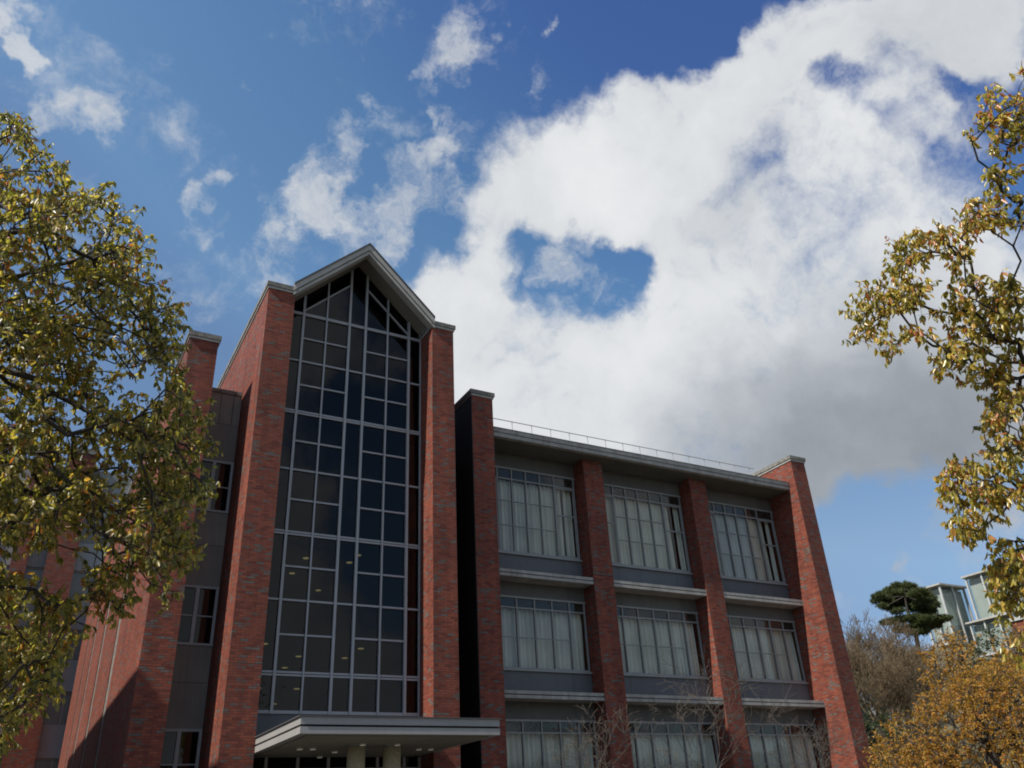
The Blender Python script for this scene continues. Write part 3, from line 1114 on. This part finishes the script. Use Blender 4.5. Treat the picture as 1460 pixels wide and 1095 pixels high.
def leafy_tree(name, label, cat, trunk, tips, leaf_mat, bark, seed, per=14, llen=.085, r_tip=.005, group=None, twig=.16, droop=.75):
    rs = np.random.default_rng(seed)
    o = thing(name, label, cat, tuple(float(c) for c in trunk[0][:3]), group)
    arr, par, rad, tn = limbs(trunk, tips, seed, r_tip)
    segs = []
    for i in range(1, len(arr)):
        j = par[i]
        segs.append((arr[j], arr[i], min(rad[j], rad[i] * 1.35), rad[i]))
    nt = len(trunk)
    big = segs[:nt - 1]
    V, Fi = rods_mesh(big, 14)
    t_o = raw_mesh('trunk', V, Fi, 4, bark, o)
    V, Fi = rods_mesh(segs[nt - 1:], 6)
    raw_mesh('branches', V, Fi, 4, bark, t_o)
    # twiglets with leaf tufts at every tip
    bases, dirs = [], []
    tw = []
    for ti, ni in tn.items():
        t = arr[ni]
        out_ = t - arr[par[ni]]
        out_ = out_ / (np.linalg.norm(out_) + 1e-6)
        m_ = int(rs.integers(2, 5))
        for a in range(m_):
            dv = out_ * .7 + rs.normal(0, .65, 3) + np.array([0, 0, .25])
            dv /= np.linalg.norm(dv)
            L = twig * rs.uniform(.5, 1.3)
            e = t + dv * L
            tw.append((t, e, r_tip * .8, r_tip * .45))
            q = max(2, int(per / m_ * rs.uniform(.7, 1.4)))
            for b in range(q):
                fr = 1 - .65 * rs.random() ** 1.6
                bases.append(t + dv * L * fr)
                dd = dv * .35 + rs.normal(0, .38, 3) + np.array([0, 0, -droop])
                dirs.append(dd)
    V, Fi = rods_mesh(tw, 3)
    raw_mesh('twigs', V, Fi, 4, bark, t_o)
    bases, dirs = np.array(bases), np.array(dirs)
    ll = llen * rs.uniform(.65, 1.2, len(bases))
    V, Fi = leaf_arrays(rs, bases, dirs, ll, ll * rs.uniform(.32, .50, len(bases)))
    raw_mesh('crown', V, Fi, 4, leaf_mat, o)
    return o


# --- the big camphor tree at the left
rs = np.random.default_rng(11)
LT = []
POLY_L1 = [(-60, 215), (-40, 180), (0, 168), (30, 176), (52, 192), (64, 232), (92, 242), (96, 275), (112, 288), (132, 266), (156, 268), (166, 292),
           (186, 314), (208, 332), (228, 362), (244, 388), (248, 430), (262, 458), (266, 474), (246, 488), (250, 520), (232, 534), (204, 534), (180, 528), (172, 552),
           (150, 580), (60, 610), (-60, 600)]
POLY_L2 = [(-60, 590), (60, 600), (150, 575), (200, 585), (232, 546), (262, 552), (288, 572), (302, 606), (300, 650), (284, 668), (300, 706), (276, 730),
           (272, 772), (262, 806), (248, 826), (246, 862), (218, 872), (196, 850), (172, 838), (150, 850), (118, 800), (40, 765), (-60, 780)]
POLY_L3 = [(-60, 800), (30, 830), (70, 840), (96, 862), (132, 868), (112, 900), (94, 935), (74, 955), (84, 976), (70, 1002), (40, 1012), (20, 1036), (-10, 1090), (-60, 1095)]
POLY_L4 = [(118, 800), (172, 838), (190, 860), (176, 872), (150, 880), (128, 872), (110, 850)]
t1 = crown_points(rs, POLY_L1, 900, 9.6, 1.3, 170, 15)
t2 = crown_points(rs, POLY_L2, 800, 9.4, 1.2, 130, 16)
t3 = crown_points(rs, POLY_L3, 340, 9.8, 1.0, 50, 17)
t4 = crown_points(rs, POLY_L4, 22, 9.0, .3, 6, 14)
# the rest of the crown, behind and to the left of the frame
tb = np.array([-2.3, 8.3, 5.6]) + rs.normal(0, 1, (140, 3)) * np.array([1.0, 1.3, 1.3])
tb = tb[(tb[:, 0] < -1.0) & (tb[:, 0] > -3.4)]
tips = np.concatenate([t1, t2, t3, t4, tb])
trunk = [(-2.05, 8.4, -.1, .24), (-2.0, 8.35, 1.4, .21), (-1.9, 8.3, 2.6, .19), (-1.7, 8.25, 3.6, .165), (-1.65, 8.2, 4.7, .13), (-1.55, 8.1, 5.8, .10), (-1.5, 8.0, 6.9, .06)]
leafy_tree('camphor_tree', 'large green and yellow leafed tree covering the left edge of the picture', 'tree', trunk, tips, M['camphor'], M['bark'], 3, per=20, llen=.071, droop=.9, r_tip=.004)

# --- the overhanging tree at the right
rs = np.random.default_rng(21)
RP = [
 ([(1470, 85), (1440, 104), (1426, 118), (1408, 132), (1403, 150), (1388, 168), (1379, 192), (1388, 214), (1394, 224), (1410, 219), (1440, 226), (1470, 215)], 52, 10, 16),
 ([(1403, 250), (1415, 240), (1445, 238), (1465, 245), (1440, 258), (1425, 263)], 11, 4, 10),
 ([(1368, 318), (1380, 298), (1400, 285), (1430, 270), (1470, 262), (1470, 330), (1440, 336), (1405, 330), (1380, 334)], 39, 10, 14),
 ([(1275, 350), (1290, 331), (1320, 328), (1342, 340), (1335, 365), (1312, 370), (1322, 388), (1300, 400), (1282, 400), (1273, 380)], 39, 9, 12),
 ([(1337, 330), (1360, 325), (1385, 345), (1390, 375), (1370, 382), (1347, 385)], 23, 5, 11),
 ([(1201, 465), (1215, 435), (1245, 405), (1262, 400), (1290, 402), (1320, 412), (1332, 430), (1300, 445), (1275, 450), (1257, 460), (1248, 478), (1240, 492), (1222, 490), (1208, 480)], 71, 16, 13),
 ([(1256, 488), (1270, 478), (1286, 482), (1280, 505), (1266, 503)], 8, 3, 7),
 ([(1300, 468), (1322, 474), (1318, 486), (1302, 485)], 8, 3, 7),
 ([(1335, 440), (1350, 420), (1375, 402), (1400, 392), (1430, 402), (1470, 400), (1470, 600), (1420, 562), (1400, 546), (1375, 546), (1355, 536), (1338, 520), (1343, 500), (1340, 470)], 173, 29, 18),
 ([(1400, 575), (1420, 560), (1470, 560), (1470, 640), (1420, 640), (1408, 605)], 46, 10, 14),
 ([(1346, 690), (1356, 662), (1370, 650), (1390, 652), (1420, 627), (1470, 620), (1470, 722), (1440, 722), (1420, 740), (1400, 758), (1385, 774), (1366, 760), (1351, 736), (1352, 712)], 121, 20, 16),
 ([(1416, 785), (1430, 770), (1470, 768), (1470, 950), (1440, 920), (1425, 880), (1420, 840), (1413, 800)], 80, 13, 16),
]
tp = [crown_points(rs, p, n, 11.0, .45, s, sp) for p, n, s, sp in RP]
ex = np.array([10.6, 4.2, 6.3]) + rs.normal(0, 1, (330, 3)) * np.array([.95, 1.2, 1.9])
keep = []
for e in ex:
    c = R.T @ (e - CAM)
    if c[0] / c[2] * F_PX + CX > 1475:
        keep.append(e)
tips = np.concatenate(tp + [np.array(keep)])
trunk = [(10.9, 4.3, -.1, .22), (10.85, 4.3, 1.6, .2), (10.6, 4.3, 3.2, .17), (10.3, 4.25, 4.4, .14), (9.95, 4.3, 5.3, .11), (9.55, 4.25, 5.95, .075)]
leafy_tree('camphor_tree', 'overhanging tree with yellow and reddish leaves along the right edge', 'tree', trunk, tips, M['camphor_warm'], M['bark'], 5, per=15, llen=.090, droop=1.1, r_tip=.0038)

# --- golden trees at the lower right
rs = np.random.default_rng(31)
PG1 = [(1318, 985), (1308, 940), (1312, 915), (1330, 898), (1346, 890), (1370, 908), (1386, 902), (1392, 928), (1430, 905), (1480, 880), (1560, 880), (1560, 1000), (1400, 1010)]
PG2 = [(1238, 1100), (1244, 1062), (1256, 1040), (1270, 1022), (1290, 1027), (1312, 1010), (1322, 990), (1345, 975), (1370, 958), (1400, 952), (1470, 940), (1560, 930), (1560, 1200), (1240, 1200)]
ga = crown_points(rs, PG1, 560, 31.0, 1.8, 60, 13)
gb = crown_points(rs, PG2, 1900, 23.5, 2.2, 240, 14)
c2 = at(1420, 1100, 23.0)
c1 = at(1420, 960, 31.0)
leafy_tree('golden_tree', 'tree of golden orange leaves filling the lower right corner', 'tree',
           [(c2[0], c2[1], -.1, .25), (c2[0], c2[1], 1.0, .22), (c2[0] + .1, c2[1], 2.0, .18), (c2[0] + .1, c2[1] + .1, 3.0, .12)], gb, M['golden'], M['bark'], 8, per=19, llen=.078, r_tip=.005, twig=.22, droop=.5)
leafy_tree('golden_tree', 'thin golden leafed tree below the pine and the glass building', 'tree',
           [(c1[0], c1[1], -.1, .2), (c1[0], c1[1], 1.6, .18), (c1[0], c1[1] + .1, 3.2, .14), (c1[0] - .1, c1[1] + .2, 4.6, .09)], ga, M['golden'], M['bark_pale'], 9, per=13, llen=.11, r_tip=.009, twig=.25, droop=.45)


# --- bare trees
def bare_tree(rs, base, height, r0, levels, spread, fan, rmin, ratio=.72, upward=.25):
    segs_big, segs = [], []

    def grow(p, d, L, r, lev):
        n = 3 if lev < 2 else 2
        for i in range(n):
            d2 = d + rs.normal(0, .10 + .03 * lev, 3) + np.array([0, 0, .05])
            d2 /= np.linalg.norm(d2)
            q = p + d2 * L / n
            rn = max(rmin, r * (1 - .35 / n))
            (segs_big if lev == 0 else segs).append((p, q, r, rn))
            if lev > 0 and lev < levels and rs.random() < .75:
                side(q, d2, L, rn, lev)
            p, d, r = q, d2, rn
        if lev < levels:
            for _ in range(fan):
                side(p, d, L, r, lev)

    def side(p, d, L, r, lev):
        a = rs.normal(0, 1, 3)
        a -= d * (a @ d)
        a /= np.linalg.norm(a)
        d3 = d * math.cos(spread) + a * math.sin(spread) * rs.uniform(.6, 1.3) + np.array([0, 0, upward])
        d3 /= np.linalg.norm(d3)
        grow(p, d3, L * ratio * rs.uniform(.75, 1.15), max(rmin, r * .62), lev + 1)

    grow(np.array(base, float), np.array([0, 0, 1.0]), height * .36, r0, 0)
    return segs_big, segs


def build_bare(name, label, base, segs_big, segs, bark, twig, group=None):
    o = thing(name, label, 'bare tree', tuple(float(c) for c in base), group)
    V, Fi = rods_mesh(segs_big, 10)
    raw_mesh('trunk', V, Fi, 4, bark, o)
    V, Fi = rods_mesh(segs, 3)
    raw_mesh('branches', V, Fi, 4, twig, o)
    return o


def copy_thing(o, loc, rot, sc, label):
    r = o.copy()
    COL.objects.link(r)
    r.location, r.rotation_euler, r.scale = loc, (0, 0, rot), (sc, sc, sc)
    r['label'] = label
    for ch in list(o.children):
        c = ch.copy()
        COL.objects.link(c)
        c.parent = r
        c.matrix_parent_inverse = ch.matrix_parent_inverse.copy()
    return r


# small bare trees in front of the wing
rs = np.random.default_rng(5)
for (x, y, h, lab, sp) in ((13.75, 22.0, 3.95, 'small pale bare tree in front of the wing beside the canopy', .80),
                           (19.0, 22.0, 5.0, 'larger pale bare tree in front of the third brick pier of the wing', .80),
                           (23.85, 22.6, 3.95, 'slender pale bare tree in front of the far end wall', .62)):
    sb, sg = bare_tree(rs, (x, y, 0), h * 1.2, .06, 5, sp, 2, .0055, .72, .10)
    build_bare('bare_tree', lab, (x, y, 0), sb, sg, M['bark_pale'], M['bark_pale'], 'bare saplings in front of the wing')

# bare wood on the hillside: a few kinds, copied
rs = np.random.default_rng(77)
kinds = []
spots = []
for (px, py, d) in ((1222, 882, 66), (1246, 876, 72), (1272, 900, 70), (1235, 905, 62), (1262, 905, 64), (1300, 918, 68), (1210, 885, 60), (1330, 925, 72),
                    (1250, 925, 57), (1284, 925, 60), (1215, 915, 58), (1312, 935, 62), (1375, 925, 80), (1405, 930, 76), (1440, 915, 80), (1340, 935, 66),
                    (1228, 895, 76), (1258, 890, 80), (1285, 910, 78), (1310, 925, 80), (1205, 872, 74), (1240, 940, 66), (1268, 945, 68), (1296, 950, 70)):
    spots.append((at(px, py, d)))
for i in range(3):
    sb, sg = bare_tree(rs, (0, 0, 0), 10.5, .17, 6, .52, 2, .013, .70, .2)
    kinds.append((sb, sg))
protos = []
for i, tpz in enumerate(spots):
    x, y, ztop = tpz
    z0 = float(hill_z(x, y)) - .1
    sc = (ztop - z0) / 11.0
    lab = 'brown bare tree in the thicket on the hillside beyond the end wall'
    if i < 3:
        o = build_bare('bare_tree', lab, (0, 0, 0), kinds[i][0], kinds[i][1], M['bark_brown'], M['twig'], 'bare trees of the hillside thicket')
        o.location, o.rotation_euler, o.scale = (x, y, z0), (0, 0, i * 1.3), (sc * 1.1, sc * 1.1, sc)
        protos.append(o)
    else:
        copy_thing(protos[i % 3], (x, y, z0), rs.uniform(0, 6.28), sc, lab)

# evergreen shrubs under the bare trees
rs = np.random.default_rng(41)
for i, (px, py, d, rx, lab) in enumerate(((1245, 1045, 55, 2.2, 'dark evergreen bush at the foot of the bare thicket'),
                                          (1222, 975, 70, 2.0, 'dark bush just right of the far end wall'),
                                          (1420, 915, 70, 2.6, 'olive green bush below the brick wall of the glass building'))):
    c = at(px, py, d)
    gz0 = float(hill_z(c[0], c[1]))
    n = 260
    q = rs.normal(0, 1, (n, 3))
    q /= np.linalg.norm(q, axis=1, keepdims=True)
    q *= rs.uniform(.45, 1, (n, 1)) ** .5
    h = max(1.0, (c[2] - gz0) / 2 + .4)
    tips = np.array([c[0], c[1], gz0 + h + .2]) + q * np.array([rx, rx, h])
    leafy_tree('evergreen_bush', lab, 'bush', [(c[0], c[1], gz0 - .1, .08), (c[0], c[1], gz0 + .4, .07), (c[0], c[1], gz0 + .9, .05)], tips, M['shrub'], M['bark'], 50 + i, per=14, llen=.20, r_tip=.008, twig=.35, droop=.2)


# --- the pine on the hill
def pine():
    rs = np.random.default_rng(9)
    c = at(1300, 912, 85)
    bx, by = c[0], c[1]
    z0 = float(hill_z(bx, by))
    o = thing('pine_tree', 'dark green pine with flat layered crown standing on the hill', 'tree', (bx, by, z0))
    pts = [np.array([bx + .3, by, z0 - .2]), np.array([bx + .2, by, z0 + 3]), at(1306, 905, 85), at(1296, 880, 85), at(1290, 850, 85), at(1290, 836, 85)]
    rr = [.24, .22, .17, .13, .09, .05]
    segs = [(pts[i], pts[i + 1], rr[i], rr[i + 1]) for i in range(len(pts) - 1)]
    V, Fi = rods_mesh(segs, 10)
    t_o = raw_mesh('trunk', V, Fi, 4, M['bark'], o)
    pads = [(1284, 836, 13, 4), (1296, 838, 12, 4), (1270, 843, 12, 4), (1310, 846, 15, 5), (1255, 850, 11, 4), (1283, 847, 15, 5), (1322, 854, 12, 4), (1300, 852, 14, 5),
            (1250, 857, 8, 3), (1265, 857, 12, 4), (1316, 862, 15, 5), (1331, 862, 9, 4), (1272, 866, 13, 4), (1305, 868, 12, 4), (1322, 873, 13, 4), (1258, 865, 7, 3),
            (1285, 884, 14, 4), (1302, 882, 15, 4), (1322, 884, 15, 5), (1338, 884, 13, 4), (1349, 882, 8, 3), (1330, 893, 13, 3), (1312, 891, 12, 3), (1290, 897, 16, 4), (1312, 901, 14, 4), (1268, 888, 13, 3), (1275, 858, 14, 5), (1298, 862, 14, 5), (1280, 872, 10, 3)]
    br, N, Dv = [], [], []
    for x, y, rx, rz in pads:
        d = 85 + rs.uniform(-1.8, 1.8)
        ctr = at(x, y, d)
        k_ = d / F_PX
        j = min(range(2, len(pts)), key=lambda q: np.linalg.norm(pts[q] - ctr))
        br.append((pts[j], ctr - np.array([0, 0, rz * k_ * .5]), .06, .025))
        n = int(rx * rz * 3.0)
        q = rs.normal(0, 1, (n, 3))
        q /= np.linalg.norm(q, axis=1, keepdims=True)
        q *= rs.uniform(.2, 1, (n, 1)) ** .4
        P = ctr + q * np.array([rx * k_, rx * k_ * .9, rz * k_])
        for p in P:
            br.append((ctr - np.array([0, 0, rz * k_ * .5]), p, .018, .008)) if rs.random() < .12 else None
            for _ in range(9):
                N.append(p)
                Dv.append(rs.normal(0, .7, 3) + np.array([0, 0, .55]))
    V, Fi = rods_mesh(br, 5)
    raw_mesh('branches', V, Fi, 4, M['bark'], t_o)
    N, Dv = np.array(N), np.array(Dv)
    ll = rs.uniform(.18, .34, len(N))
    V, Fi = leaf_arrays(rs, N, Dv, ll, ll * .16)
    raw_mesh('crown', V, Fi, 4, M['needle'], o)


pine()
